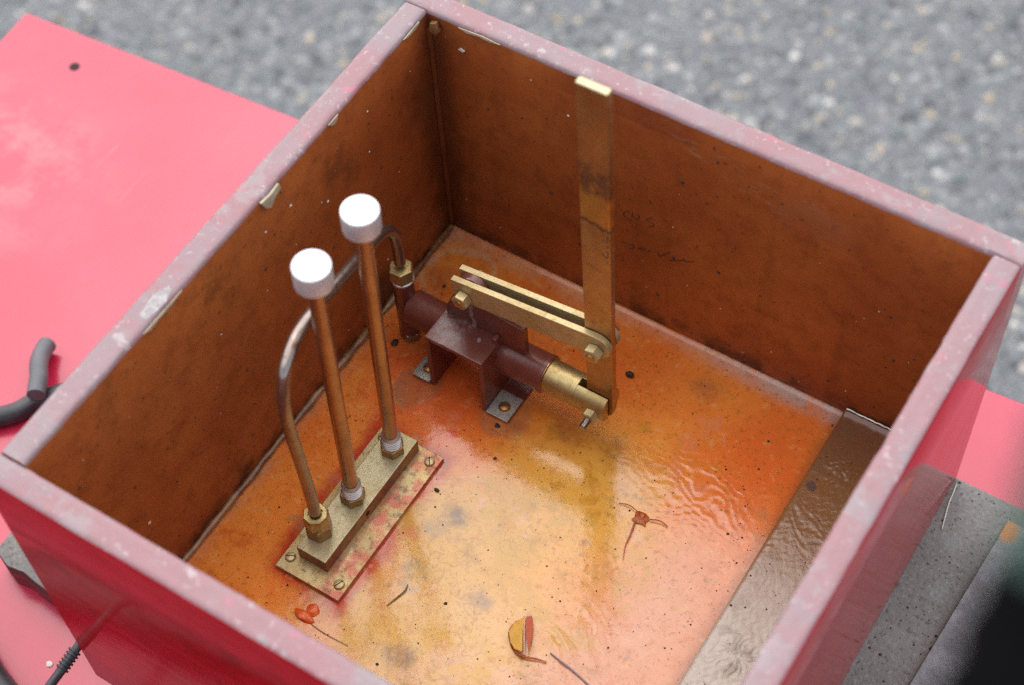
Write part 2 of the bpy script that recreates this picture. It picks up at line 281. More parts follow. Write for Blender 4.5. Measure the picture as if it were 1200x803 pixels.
# ------------------------------------------------------------------ mesh helpers
class MB:
    def __init__(s): s.v = []; s.f = []; s.m = []
    def add(s, vs, fs, m=0):
        o = len(s.v); s.v += [Vector(v) for v in vs]
        for i, f in enumerate(fs): s.f.append(tuple(q + o for q in f)); s.m.append(m if isinstance(m, int) else m[i])
        return s
    def box(s, a, b, m=0, rot=None, c=None):
        (x0, y0, z0), (x1, y1, z1) = a, b
        vs = [Vector((x, y, z)) for z in (z0, z1) for y in (y0, y1) for x in (x0, x1)]
        if rot is not None:
            c = Vector(c) if c else (Vector(a) + Vector(b)) / 2; vs = [rot @ (v - c) + c for v in vs]
        return s.add(vs, [(0, 2, 3, 1), (4, 5, 7, 6), (0, 1, 5, 4), (2, 6, 7, 3), (0, 4, 6, 2), (1, 3, 7, 5)], m)
    def lathe(s, p, axis, prof, n=32, m=0, flat=None, ph=0.0):   # prof: (radius, height) list, closed by caps
        ax = Vector(axis).normalized(); u = ax.orthogonal().normalized(); w = ax.cross(u); p = Vector(p); vs = []; fs = []
        for r, h in prof:
            for i in range(n):
                a = 2 * math.pi * i / n + ph; vs.append(p + ax * h + (u * math.cos(a) + w * math.sin(a)) * r)
        for j in range(len(prof) - 1):
            for i in range(n):
                fs.append((j * n + i, j * n + (i + 1) % n, (j + 1) * n + (i + 1) % n, (j + 1) * n + i))
        fs.append(tuple(range(n - 1, -1, -1))); fs.append(tuple((len(prof) - 1) * n + i for i in range(n)))
        return s.add(vs, fs, m)
    def cyl(s, a, b, r, n=32, m=0, ch=0):
        a, b = Vector(a), Vector(b); L = (b - a).length
        pr = [(r, 0), (r, L)] if not ch else [(r - ch, 0), (r, ch), (r, L - ch), (r - ch, L)]
        return s.lathe(a, b - a, pr, n, m)
    def hexnut(s, p, axis, af, h, m=0, ph=0.0, dome=True):
        R_ = af / math.sqrt(3); c = R_ * .10
        return s.lathe(p, axis, [(R_ - c, 0), (R_, c * .6), (R_, h - c * .6), (R_ - c, h), (R_ * .62, h + (.0003 if dome else 0))], 6, m, ph=ph)
    def tube(s, pts, r, n=14, m=0, rs=None):
        pts = [Vector(q) for q in pts]; vs = []; fs = []; u = None
        for i, q in enumerate(pts):
            t = (pts[min(i + 1, len(pts) - 1)] - pts[max(i - 1, 0)]).normalized()
            u = (t.orthogonal() if u is None else u - t * u.dot(t)).normalized(); w = t.cross(u); rr = rs[i] if rs else r
            for k_ in range(n):
                a = 2 * math.pi * k_ / n; vs.append(q + (u * math.cos(a) + w * math.sin(a)) * rr)
        for j in range(len(pts) - 1):
            for i in range(n): fs.append((j * n + i, j * n + (i + 1) % n, (j + 1) * n + (i + 1) % n, (j + 1) * n + i))
        fs.append(tuple(range(n - 1, -1, -1))); fs.append(tuple((len(pts) - 1) * n + i for i in range(n)))
        return s.add(vs, fs, m)
    def prism(s, poly, d0, d1, to, m=0):       # poly of 2D points, to(a,b,d) -> xyz
        n = len(poly); vs = [Vector(to(a, b, d0)) for a, b in poly] + [Vector(to(a, b, d1)) for a, b in poly]
        return s.add(vs, [tuple(range(n - 1, -1, -1)), tuple(range(n, 2 * n))] + [(i, (i + 1) % n, n + (i + 1) % n, n + i) for i in range(n)], m)
def spline(pts, k=8):
    P = [Vector(q) for q in pts]; P = [P[0] * 2 - P[1]] + P + [P[-1] * 2 - P[-2]]; out = []
    for i in range(1, len(P) - 2):
        a, b, c, d = P[i - 1:i + 3]
        for j in range(k):
            t = j / k; out.append(.5 * ((2 * b) + (c - a) * t + (2 * a - 5 * b + 4 * c - d) * t * t + (3 * b - a - 3 * c + d) * t ** 3))
    return out + [P[-2]]
ORG = {}
def obj(name, mb, mats, parent=None, org=None, smooth=35, bevel=0, seg=2):
    o0 = ORG[parent.name] if parent else Vector(org if org is not None else (0, 0, 0))
    me = bpy.data.meshes.new(name); me.from_pydata([tuple(v - o0) for v in mb.v], [], mb.f)
    for q in (mats if isinstance(mats, (list, tuple)) else [mats]): me.materials.append(M[q])
    me.polygons.foreach_set('material_index', mb.m); me.update()
    bm = bmesh.new(); bm.from_mesh(me); bmesh.ops.recalc_face_normals(bm, faces=bm.faces); bm.to_mesh(me); bm.free()
    o = bpy.data.objects.new(name, me); COL.objects.link(o)
    if parent: o.parent = parent
    else: o.location = o0
    ORG[o.name] = o0
    if bevel:
        md = o.modifiers.new('bevel', 'BEVEL'); md.width = bevel; md.segments = seg; md.limit_method = 'ANGLE'; md.angle_limit = math.radians(40)
    if smooth:
        me.polygons.foreach_set('use_smooth', [True] * len(me.polygons))
        if bevel:
            md.harden_normals = True
        me.set_sharp_from_angle(angle=math.radians(smooth))
    return o
def tag(o, label, cat=None, group=None, kind=None):
    if label: o['label'] = label
    if cat: o['category'] = cat
    if group: o['group'] = group
    if kind: o['kind'] = kind
    return o
def empty(name, loc, label, cat, group=None):
    o = bpy.data.objects.new(name, None); COL.objects.link(o); o.location = loc; o.empty_display_size = .02; ORG[o.name] = Vector(loc)
    return tag(o, label, cat, group)
def nz(x, y=0, z=0, s=1.0): return mnoise.noise(Vector((x * s, y * s, z * s)))

# ------------------------------------------------------------------ ground: asphalt with its stones
GZ = -1.3
mb = MB(); mb.add([(-60, -60, GZ), (60, -60, GZ), (60, 60, GZ), (-60, 60, GZ)], [(0, 1, 2, 3)])
tag(obj('asphalt_ground', mb, 'asphalt'), None, kind='structure')
def stones():
    N = 75000
    x = rng.uniform(-2.7, 1.25, N); y = rng.uniform(-.1, 2.7, N)
    keep = (y > .1 + .35 * (x + .6)) | (x < -1.0); x, y = x[keep], y[keep]; N = len(x)
    t = np.array([(0, 0, 1), (1, 0, 0), (.3, .95, 0), (-.8, .6, 0), (-.8, -.6, 0), (.3, -.95, 0), (.45, .3, .75), (-.4, .35, .8), (0, -.55, .75)])
    fa = np.array([(0, 6, 7), (0, 7, 8), (0, 8, 6), (6, 1, 2), (6, 2, 7), (7, 2, 3), (7, 3, 4), (7, 4, 8), (8, 4, 5), (8, 5, 1), (8, 1, 6)])
    r = rng.gamma(4, .0013, N) + .0020; a = rng.uniform(0, 6.283, N); fl = rng.uniform(.35, .8, N)
    V = t[None] * (1 + rng.normal(0, .16, (N, 9, 3))); c, s_ = np.cos(a)[:, None], np.sin(a)[:, None]
    X = (V[:, :, 0] * c - V[:, :, 1] * s_) * r[:, None] + x[:, None]; Y = (V[:, :, 0] * s_ + V[:, :, 1] * c) * r[:, None] + y[:, None]; Z = V[:, :, 2] * (r * fl)[:, None] + GZ - .0006
    co = np.stack([X, Y, Z], 2).reshape(-1, 3); F = (fa[None] + 9 * np.arange(N)[:, None, None]).reshape(-1, 3)
    me = bpy.data.meshes.new('asphalt_gravel'); me.vertices.add(len(co)); me.vertices.foreach_set('co', co.ravel())
    me.loops.add(F.size); me.loops.foreach_set('vertex_index', F.ravel().astype(np.int32)); me.polygons.add(len(F))
    me.polygons.foreach_set('loop_start', np.arange(0, F.size, 3, dtype=np.int32)); me.update(calc_edges=True); me.validate(); me.materials.append(M['stone'])
    o = bpy.data.objects.new('asphalt_gravel', me); COL.objects.link(o); tag(o, 'blue grey stone chips bedded in the asphalt', 'gravel', kind='stuff')
stones()

# ------------------------------------------------------------------ red deck board
BZ, SZ = -.0473, -.0785          # underside of the box; top of the red board
RZ = Matrix.Rotation(math.radians(4.0), 3, 'Z'); DC = Vector((-.5733, .0622, 0))
deck = empty('red_deck', (0, -.4, SZ), 'broad glossy red painted deck under the box and the grey boards', 'deck')
def dk(x, y, z): q = RZ @ Vector((x, y, 0)) + DC; return (q.x, q.y, z)
mb = MB(); L_, Wd = 1.75, 1.15; n = 40; vs = []
mb.add([dk(x, y, z) for z in (SZ - .018, SZ) for y in (-Wd, 0) for x in (0, L_)], [(0, 2, 3, 1), (4, 5, 7, 6), (0, 1, 5, 4), (2, 6, 7, 3), (0, 4, 6, 2), (1, 3, 7, 5)])
obj('deck_top', mb, 'board', deck, bevel=.005, seg=4)
for x, y in ((.08, -.08), (L_ - .08, -.08), (.08, -Wd + .08), (L_ - .08, -Wd + .08)):
    mb = MB(); a = dk(x - .025, y - .025, GZ); mb.box(a, (a[0] + .05, a[1] + .05, SZ - .0185)); obj('leg', mb, 'leg', deck, bevel=.003)
mb = MB(); mb.lathe((-.4775, .0268, SZ - .004), (0, 0, 1), [(.0054, 0), (.0054, .0042), (.0046, .0046), (.0022, .0046)], 20); obj('screw_hole_disc', mb, 'recess_dark', deck)  # flat dark disc added for the shaded screw hole

# ------------------------------------------------------------------ grey boards under the box
def slab(name, pts, z0, z1, mats, label, cat, bev=.0015, rough=0.0, endm=None):
    n = len(pts); mb = MB(); vs = [(x, y, z0) for x, y in pts] + [(x, y, z1) for x, y in pts]
    sides = [(i, (i + 1) % n, n + (i + 1) % n, n + i) for i in range(n)]
    mb.add(vs, [tuple(range(n - 1, -1, -1)), tuple(range(n, 2 * n))] + sides, [0, 0] + [(1 if endm else 0)] * n)
    cx = sum(p[0] for p in pts) / n; cy = sum(p[1] for p in pts) / n
    o = obj(name, mb, mats, None, (cx, cy, z0), bevel=bev); tag(o, label, cat); return o
pts = [(-.1615, -.432)]
for i in range(19):
    t = i / 18; pts.append((-.1585 + .2685 * t, -.4405 + .0022 * nz(i * .9, 3) + .004 * math.exp(-((t - .12) / .05) ** 2) + (.006 if i == 0 else 0)))
pts += [(.11, -.06), (-.1615, -.06)]
slab('grey_plank', pts, SZ + .0005, BZ - .0005, ['grey', 'timber_end'], 'short weathered grey plank with a ragged end painted in reflected dark red, under the box on its left', 'plank', .0012, endm=1)
slab('grey_plank', [(.36, -.66), (.64, -.66), (.64, .0208), (.36, .0208)], SZ + .0005, BZ - .0005, ['grey', 'grey'], 'wide speckled grey plank lying along the right wall of the box', 'plank', .0015, endm=1)
slab('pale_board', [(.4892, -.66), (.63, -.66), (.63, .003), (.5217, .0025), (.514, -.1642)], BZ - .0004, BZ + .0048, ['pale', 'timber_end'], 'thin pale grey board with an orange stained corner, on top of the right plank', 'board', .001, endm=1)  # sides carry the dark timber tone as painted seam shade

# ------------------------------------------------------------------ the box
IW, ID, H, T = .450, .4546, .2613, .0204
box = empty('wooden_box', (IW / 2, -ID / 2, BZ), 'open topped square wooden box, red outside, brown varnished inside, faded pink rim', 'box')
def wall_mb(p0, p1, inward, seed, n=90):
    """a board along p0 -> p1 (inner face line); thickness goes away from the inside; ragged worn rim"""
    p0, p1, inn = Vector(p0), Vector(p1), Vector(inward); mb = MB()
    sec = [(0, BZ, 0), (0, 0.0, 0), (0, .06, 0), (0, .13, 0), (0, .20, 0), (0, H - .0035, 0), (.0006, H - .0012, 1), (.0022, H, 1), (.0065, H, 1), (.011, H, 1), (.0155, H, 1), (T - .0026, H, 1), (T - .0007, H - .001, 1), (T, H - .0032, 2), (T, .18, 2), (T, .10, 2), (T, .03, 2), (T, BZ, 2)]
    ns = len(sec); L = (p1 - p0).length
    for i in range(n + 1):
        t = i / n; q = p0.lerp(p1, t); s = t * L
        for j, (d, z, _) in enumerate(sec):
            e = 0.0; dz = 0.0; dd = 0.0
            if 5 <= j <= 8:
                dd += .0006 * nz(s * 55, seed, j * .15) + .0006 * nz(s * 160, seed + 5, j)
                chip = max(0, nz(s * 26, seed + 20) - .28) * .0036; dz -= chip * (1 if j in (5, 6, 7) else .2); dd += chip * .5 if j in (5, 6) else 0
            if 11 <= j <= 13: dd += .0005 * nz(s * 30, seed + 9, j * .1); dz -= max(0, nz(s * 22, seed + 31) - .25) * .0012
            if 6 <= j <= 12: dz += .0005 * nz(s * 40, d * 200, seed) + .0009 * nz(s * 5, seed + 2)
            v = q - inn * (d + dd) + Vector((0, 0, z + dz)); mb.v.append(v)
    for i in range(n):
        for j in range(ns):
            j2 = (j + 1) % ns; mb.f.append((i * ns + j, (i + 1) * ns + j, (i + 1) * ns + j2, i * ns + j2))
            a, b = sec[j][2], sec[j2][2]; mb.m.append(2 if j == ns - 1 else (1 if 5 <= j <= 11 else (2 if j >= 12 else 0)))
    mb.f.append(tuple(range(ns))); mb.m.append(2); mb.f.append(tuple(n * ns + j for j in range(ns - 1, -1, -1))); mb.m.append(2)
    return mb
WM = ['wall_in', 'rim', 'box_red']
e = .0004
for nm, p0, p1, inn, sd in (('back_wall', (-T, 0, 0), (IW + T, 0, 0), (0, -1, 0), 1), ('front_wall', (-T, -ID, 0), (IW + T, -ID, 0), (0, 1, 0), 2),
                            ('left_wall', (0, -ID + e, 0), (0, -e, 0), (1, 0, 0), 3), ('right_wall', (IW, -ID + e, 0), (IW, -e, 0), (-1, 0, 0), 4)):
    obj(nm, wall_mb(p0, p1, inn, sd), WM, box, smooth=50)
# resin floor with a wrinkled skin
def hgrid(x0, x1, y0, y1, nx, ny, fn, zb):
    X, Y = np.meshgrid(np.linspace(x0, x1, nx), np.linspace(y0, y1, ny)); Z = fn(X, Y); mb = MB()
    mb.v = [Vector(q) for q in np.stack([X, Y, Z], 2).reshape(-1, 3)]
    I = np.arange(nx * ny).reshape(ny, nx); mb.f = [tuple(int(q) for q in r) for r in np.stack([I[:-1, :-1], I[:-1, 1:], I[1:, 1:], I[1:, :-1]], 2).reshape(-1, 4)]
    ring = list(I[0, :]) + list(I[1:, -1]) + list(I[-1, -2::-1]) + list(I[-2:0:-1, 0]); o = len(mb.v)
    mb.v += [Vector((mb.v[int(q)].x, mb.v[int(q)].y, zb)) for q in ring]; m_ = len(ring)
    mb.f += [(int(ring[i]), o + i, o + (i + 1) % m_, int(ring[(i + 1) % m_])) for i in range(m_)] + [tuple(o + i for i in range(m_))]
    mb.m = [0] * len(mb.f); return mb
def gnoise(X, Y, sc, seed):        # cheap smooth noise from summed sines
    r = np.random.default_rng(seed); out = 0
    for i in range(7):
        a = r.uniform(0, 6.283); q = sc * r.uniform(.6, 1.5); out = out + np.sin((X * np.cos(a) + Y * np.sin(a)) * q + r.uniform(0, 6.28))
    return out / 7
def gauss(X, Y, cx, cy, sx, sy): return np.exp(-((X - cx) / sx) ** 2 - ((Y - cy) / sy) ** 2)
def floor_h(X, Y):
    w = .016 * gnoise(X, Y, 70, 1) + .009 * gnoise(X, Y, 160, 2) + .004 * gnoise(X, Y, 330, 6)
    m1 = gauss(X, Y, .305, -.125, .045, .055) * np.clip((.372 - X) / .03, 0, 1); m2 = gauss(X, Y, .325, -.165, .035, .03); m3 = gauss(X, Y, .30, -.30, .05, .04)
    cr = lambda ph: 1 - np.abs(np.sin(ph)) ** .8
    z = m1 * .00042 * (.35 + .65 * np.clip(gnoise(X, Y, 55, 21) * 3 + .5, 0, 1)) * (cr((Y + .25 * X + w) * math.pi / .0066) - .4) + m2 * .00050 * np.clip(gnoise(X, Y, 70, 22) * 3 + .6, 0, 1) * (cr((Y * .8 - X * .75 + w * 1.3) * math.pi / .0085) - .4) + m3 * .00022 * np.sin((Y + .3 * X + w) * 6.283 / .016)
    z = z + .00006 * gnoise(X, Y, 180, 3) + .00003 * gnoise(X, Y, 620, 4) + .0002 * gnoise(X, Y, 45, 5)
    m4 = gauss(X, Y, .04, -.20, .03, .06); z = z + m4 * .00016 * np.sin((X * .9 + Y * .4 + w * .8) * 6.283 / .013)
    z = z + .003 * np.exp(-np.maximum(-Y, 0) / .003) + .002 * np.exp(-np.maximum(X, 0) / .003)          # fillets up the walls
    return z
obj('floor_panel', hgrid(.0002, IW - .0002, -ID + .0002, -.0002, 300, 300, floor_h, -.022), 'floor', box, smooth=0).data.polygons.foreach_set('use_smooth', [True] * (299 * 299) + [False] * (4 * 299 + 1))
def strip_h(X, Y):
    w = .004 * gnoise(X, Y, 150, 11); z = .0085 + .00016 * gnoise(X, Y, 260, 12) + .00014 * gnoise(X, Y, 1100, 13)
    a = np.arctan2(Y + .2331, X - .402); r = np.hypot(Y + .2331, X - .402); z = z + .0007 * np.exp(-(r / .02) ** 2) * np.abs(np.sin(a * 5 + 6 * gnoise(X, Y, 90, 14) + 5 * gnoise(X, Y, 330, 16))) 
    a = np.arctan2(Y + .053, X - .397); r = np.hypot(Y + .053, X - .397); z = z + .0009 * np.exp(-(r / .013) ** 2) * np.abs(np.sin(a * 3 + 7 * gnoise(X, Y, 160, 15) + 4 * gnoise(X, Y, 500, 17)))
    z = z + .00010 * gauss(X, Y, .39, -.12, .03, .05) * np.sin((X * .8 + Y + w * 5) * 6.283 / .0032)
    z = z + .0025 * np.exp(-np.maximum(-Y - .004, 0) / .003) - .002 * np.exp(-(X - .3752) / .0012)
    return z
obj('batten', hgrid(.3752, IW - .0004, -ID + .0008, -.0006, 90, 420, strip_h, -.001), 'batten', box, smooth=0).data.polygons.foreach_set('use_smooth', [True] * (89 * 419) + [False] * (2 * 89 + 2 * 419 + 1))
# ragged sealant beads in the corners
pl = []; rs = []
for i in range(130):
    t = i / 129; y = -.452 + t * .449; gap = nz(y * 40, 7); pl.append((.0022 + .0012 * nz(y * 60, 1), y, .0045 + .0022 * nz(y * 45, 2))); rs.append(max(.0006, .0026 + .0024 * gap))
mb = MB(); mb.tube(pl, 0, 8, rs=rs); obj('sealant_bead', mb, 'bead', box)
pl = []; rs = []
for i in range(60):
    t = i / 59; z = .004 + t * .24; pl.append((.0012 + .0005 * nz(z * 40, 1), -.0012 + .0005 * nz(z * 40, 2), z)); rs.append(.0024 + .0010 * nz(z * 50, 4))
mb = MB(); mb.tube(pl, 0, 8, rs=rs); obj('varnish_run', mb, 'wall_in', box)
pl = []; rs = []
for i in range(30):
    t = i / 29; xx = .377 + t * .072; pl.append((xx, -.0022 + .0012 * nz(xx * 200, 1), .0115 + .001 * nz(xx * 130, 2))); rs.append(.0012 + .0008 * nz(xx * 190, 4))
mb = MB(); mb.tube(pl, 0, 8, rs=rs); obj('sealant_bead', mb, 'steel', box)
# chipped cream wood on the inner rim edges
def chip(name, poly, th, mat, to):
    mb = MB(); mb.prism(poly, 0, th, to); return obj(name, mb, mat, box, bevel=.0004)
chip('rim_chip', [(-.2098, .2583), (-.2070, .2500), (-.2017, .2452), (-.1950, .2505), (-.1877, .2525), (-.1889, .2583), (-.199, .2570)], .0022, 'cream', lambda a, b, d: (.0003 + d + (H - b) * .02, a, b + .001))
chip('rim_chip', [(.028, .2585), (.036, .2560), (.046, .2578), (.057, .2572), (.066, .259), (.05, .2602)], .0010, 'cream', lambda a, b, d: (a, -.0004 - d, b))
chip('rim_chip', [(-.1285, .2588), (-.1245, .2545), (-.121, .2532), (-.1175, .2552), (-.116, .2590)], .0011, 'cream', lambda a, b, d: (.0004 + d, a, b + .0006))
chip('rim_chip', [(-.033, .2590), (-.027, .2565), (-.018, .2560), (-.011, .2580), (-.012, .2598)], .0010, 'cream', lambda a, b, d: (.0004 + d, a, b + .0006))
chip('rim_chip', [(-.3375, .2588), (-.331, .2553), (-.322, .2566), (-.309, .2560), (-.296, .2592)], .0012, 'cream', lambda a, b, d: (.0002 + d, a, b + .0008))
chip('resin_lump', [(.004, .246), (.009, .2425), (.013, .248), (.010, .256), (.005, .254)], .004, 'bead', lambda a, b, d: (a, -.001 - d, b))
chip('paint_flake', [(.0265, .2345), (.031, .233), (.033, .2355), (.029, .237)], .0012, 'pale_speck', lambda a, b, d: (a, -.0004 - d, b))
# patches of bare filler on the top of the left rim
mb = MB(); pts = []
for i in range(22):
    a = i / 22 * 6.283; r = 1 + .35 * nz(math.cos(a) * 2, math.sin(a) * 2, 4); pts.append((-.0065 + .0055 * r * math.cos(a), -.314 + .016 * r * math.sin(a)))
mb.prism(pts, H - .001, H + .0007, lambda a, b, d: (a, b, d)); obj('filler_patch', mb, 'filler', box, bevel=.0004)
# handwriting on the inside of the back wall
WALLTXT = [[(0.1638, 0.1256), (0.1648, 0.1249)], [(0.1757, 0.1328), (0.1722, 0.1301), (0.1705, 0.1255), (0.1732, 0.1223), (0.177, 0.1237)], [(0.1789, 0.1335), (0.1777, 0.1274)], [(0.1793, 0.1291), (0.1817, 0.1263), (0.1847, 0.1301), (0.1836, 0.1339)], [(0.1956, 0.1369), (0.1917, 0.1334), (0.1929, 0.1309), (0.1971, 0.1306), (0.1969, 0.1274), (0.1929, 0.1243)], [(0.1688, 0.0905), (0.1736, 0.0909), (0.1775, 0.0907), (0.1801, 0.0934), (0.1801, 0.089), (0.1776, 0.0862)], [(0.1843, 0.0901), (0.1871, 0.0936), (0.1898, 0.0947), (0.1912, 0.0927), (0.1946, 0.0942), (0.1953, 0.097)], [(0.2018, 0.0982), (0.2036, 0.0933), (0.2071, 0.0984), (0.2127, 0.1046)], [(0.212, 0.0936), (0.2239, 0.102), (0.2252, 0.1056)], [(0.2249, 0.1015), (0.234, 0.1069)]]
LEVTXT = [[(0.219, 0.2643), (0.2242, 0.2677), (0.224, 0.2649)], [(0.2192, 0.2604), (0.2209, 0.2612)], [(0.224, 0.2623), (0.2244, 0.2573), (0.2221, 0.2555), (0.2194, 0.2555)], [(0.2234, 0.251), (0.2243, 0.2489)], [(0.2196, 0.2408), (0.2217, 0.2386), (0.224, 0.2383), (0.2242, 0.2445), (0.2225, 0.2439)], [(0.2234, 0.2331), (0.2242, 0.2318)]]
def strokes(name, T_, y, r, parent):
    mb = MB()
    for st in T_:
        sp = spline([(a, y, b) for a, b in st], 6); mb.tube(sp, 0, 6, rs=[r * (.75 + .35 * nz(q.x * 900, q.z * 900)) for q in sp])
    o = obj(name, mb, 'ink', parent); o['kind'] = 'stuff'; return o
strokes('handwriting', WALLTXT, -.0001, .00042, box)

# ------------------------------------------------------------------ valve block with two plunger rods
vb = empty('valve_block', (.0937, -.272, 0), 'brass valve block screwed to the box floor with two upright silver topped copper rods', 'valve block')
mb = MB(); mb.box((.0646, -.3445, -.001), (.1237, -.1995, .0042)); obj('base_plate', mb, 'plate', vb, bevel=.0006)
for i, (x, y) in enumerate(((.0712, -.333), (.1168, -.333), (.1162, -.2085), (.0715, -.2085))):
    mb = MB(); mb.lathe((x, y, .0042), (0, 0, 1), [(.0043, 0), (.0043, .0008), (.0036, .0019), (.002, .0025)], 20); s = obj('screw', mb, 'brass_bright', vb)
    mb = MB(); a = (.5, 1.2, 2.2, .9)[i]; mb.box((x - .0035, y - .0004, .0058), (x + .0035, y + .0004, .00672), rot=Matrix.Rotation(a, 3, 'Z')); obj('slot', mb, 'recess_dark', s)
mb = MB(); mb.box((.0762, -.3290, .0042), (.1032, -.2035, .0190)); obj('block', mb, 'block', vb, bevel=.0007)
mb = MB(); mb.lathe((.1030, -.274, .0112), (1, 0, 0), [(.0022, 0), (.0022, .0005), (.0012, .0006)], 16); obj('port_hole', mb, 'recess_dark', vb)
# union nut for the pipe
mb = MB(); mb.hexnut((.0838, -.3085, .019), (0, 0, 1), .0185, .0135, ph=.35); obj('hex_fitting', mb, 'bronze', vb, smooth=20)
mb = MB(); mb.lathe((.0838, -.3085, .0322), (0, 0, 1), [(.0085, 0), (.0098, .0008), (.0102, .0014), (.0102, .0130), (.0092, .0145), (.0062, .0146), (.0058, .0125)], 8, ph=.2); obj('union_nut', mb, 'brass_dull', vb, smooth=20)
for i, (bx, by, lean) in enumerate(((.0891, -.2714, .0407), (.0908, -.2200, .0385))):
    d = Vector((lean, 0, 1)).normalized(); p0 = Vector((bx - lean * .011, by, .019))
    mb = MB(); mb.hexnut(p0, (0, 0, 1), .0175, .0085, ph=(.15, .42)[i]); obj('hex_nut', mb, 'bronze', vb, smooth=20)
    pr = [(.0062, 0)]
    for j in range(5): pr += [(.0056, .0080 + j * .0030), (.0078, .0080 + j * .0030 + .0011), (.0078, .0080 + j * .0030 + .0017)]
    pr += [(.0060, .0236)]
    mb = MB(); mb.lathe(p0, d, pr, 28); obj('threaded_sleeve', mb, 'zinc', vb, smooth=0)
    mb = MB(); mb.cyl(p0 + d * .021, p0 + d * .295, .0059, 28); rod = obj('rod', mb, 'copper', vb)
    mb = MB(); mb.lathe(p0 + d * .2885, d, [(.0090, 0), (.0122, .0006), (.0130, .0016), (.0130, .0185), (.0126, .0194), (.0118, .0198), (.006, .0199)], 48); obj('knob', mb, 'alu', rod)

# ------------------------------------------------------------------ bent pipe
pp = spline([(.0838, -.3085, .044), (.0838, -.3080, .075), (.0840, -.3088, .125), (.0845, -.3104, .170), (.0843, -.3095, .199), (.0827, -.3034, .2186), (.0806, -.2945, .2292), (.0755, -.2740, .2340), (.0668, -.2411, .2225), (.0526, -.1861, .1945), (.0420, -.1446, .1722), (.0374, -.1268, .1590), (.0347, -.1165, .1430), (.0336, -.1125, .1230), (.0336, -.1125, .100)], 10)
mb = MB(); mb.tube(pp, .0047, 18); tag(obj('bent_pipe', mb, 'steel_pipe', None, (.0838, -.3085, .044)), 'bent brown metal pipe arching from the valve block to the cylinder', 'pipe')

# ------------------------------------------------------------------ hydraulic cylinder with lever
AY, AZ = -.113, .046
hc = empty('lever_cylinder', (.10, AY, 0), 'dark brown hydraulic cylinder on a bracket with brass links and a tall upright brass lever', 'hydraulic cylinder')
# inlet fitting at the left end
mb = MB(); mb.lathe((.0336, AY + .0005, .009), (0, 0, 1), [(.0072, 0), (.0088, .001), (.0088, .064), (.0095, .066), (.0095, .071), (.008, .072)], 10); fit = obj('inlet_fitting', mb, 'enamel', hc, smooth=20)
mb = MB(); mb.hexnut((.0336, AY + .0005, .002), (0, 0, 1), .016, .008); obj('bleed_nut', mb, 'steel', fit, smooth=20)
mb = MB(); mb.hexnut((.0336, AY + .0005, .081), (0, 0, 1), .0175, .0140, ph=.3); obj('union_nut', mb, 'brass_dull', fit, smooth=20)
mb = MB(); mb.lathe((.0336, AY + .0005, .0785), (0, 0, 1), [(.0088, 0), (.0098, .0006), (.0098, .0022), (.009, .0028)], 24); obj('washer', mb, 'zinc', fit)
# barrel (two visible runs of one cylinder)
mb = MB(); mb.lathe((.0385, AY, AZ), (1, 0, 0), [(.0128, 0), (.0150, .0020), (.0150, .040), (.0158, .045), (.0158, .085), (.0158, .1265), (.0163, .1278), (.0163, .1308), (.0150, .1318), (.0143, .1318)], 48); obj('barrel', mb, 'enamel', hc)
mb = MB(); mb.lathe((.1688, AY, AZ), (1, 0, 0), [(.0150, 0), (.0157, .0004), (.0157, .0015), (.0145, .0019)], 48); obj('rim_ring', mb, 'copper', hc)
# hat shaped bracket
t = .0042; zt = .0690
poly = [(.0572, .0005), (.0745 + t, .0005), (.0745 + t, zt - t), (.1285 - t, zt - t), (.1285 - t, .0005), (.1495, .0005), (.1495, .0031), (.1285, .0031), (.1285, zt), (.0745, zt), (.0745, .0031), (.0572, .0031)]
poly = [(x, z) for x, z in poly]
mb = MB(); mb.prism(poly, -.1450, -.090, lambda a, b, d: (a, d, b)); br = obj('bracket', mb, 'enamel', hc, bevel=.0013, seg=3)
for x0, x1 in ((.0574, .0742), (.1288, .1493)):
    cxx = (x0 + x1) / 2
    mb = MB(); mb.box((x0, -.1462, .0032), (x1, -.1215, .0046)); ft = obj('foot_plate', mb, 'foot', hc, bevel=.0004)
    mb = MB(); mb.lathe((cxx + .001, -.1352, .0046), (0, 0, 1), [(.0050, 0), (.0050, .0008), (.0040, .0022), (.002, .0028)], 20); s = obj('screw', mb, 'brass', ft)
    mb = MB(); mb.box((cxx - .003, -.1356, .0065), (cxx + .005, -.1348, .0075), rot=Matrix.Rotation(.6, 3, 'Z')); obj('slot', mb, 'recess_dark', ft)
# lug plate between the links
lug = [(.0775, .054), (.1500, .054), (.1500, .0955), (.1225, .0985)]
for i in range(15):
    a = math.radians(-20 + i * 200 / 14); lug.append((.1045 + .0135 * math.cos(a), .1165 + .0135 * math.sin(a)))
lug += [(.0865, .10), (.0775, .078)]
mb = MB(); mb.prism(lug, AY - .0032, AY + .0032, lambda a, b, d: (a, d, b)); obj('pivot_lug', mb, 'enamel', hc, bevel=.0006)
mb = MB(); mb.box((.1240, -.1230, zt + .0001), (.1284, -.1165, zt + .0062)); obj('gusset', mb, 'enamel', hc, bevel=.0012, seg=3)
# two brass links
Pl, Pr = Vector((.1040, 0, .1172)), Vector((.2160, 0, .1312)); ux = (Pr - Pl).normalized(); uz = Vector((-ux.z, 0, ux.x))
def link_poly():
    h = .0117; out = [(-.0135, -h), (-.0135, h)]; LL = (Pr - Pl).length
    for i in range(11):
        a = math.radians(90 - i * 18); out.append((LL + .0015 + h * math.cos(a), h * math.sin(a)))
    return out
for y0, y1 in ((AY - .0085, AY - .0034), (AY + .0034, AY + .0085)):
    mb = MB(); mb.prism(link_poly(), y0, y1, lambda a, b, d: tuple(Pl + ux * a + uz * b + Vector((0, d, 0)))); obj('link', mb, 'brass_bright', hc, bevel=.0005)
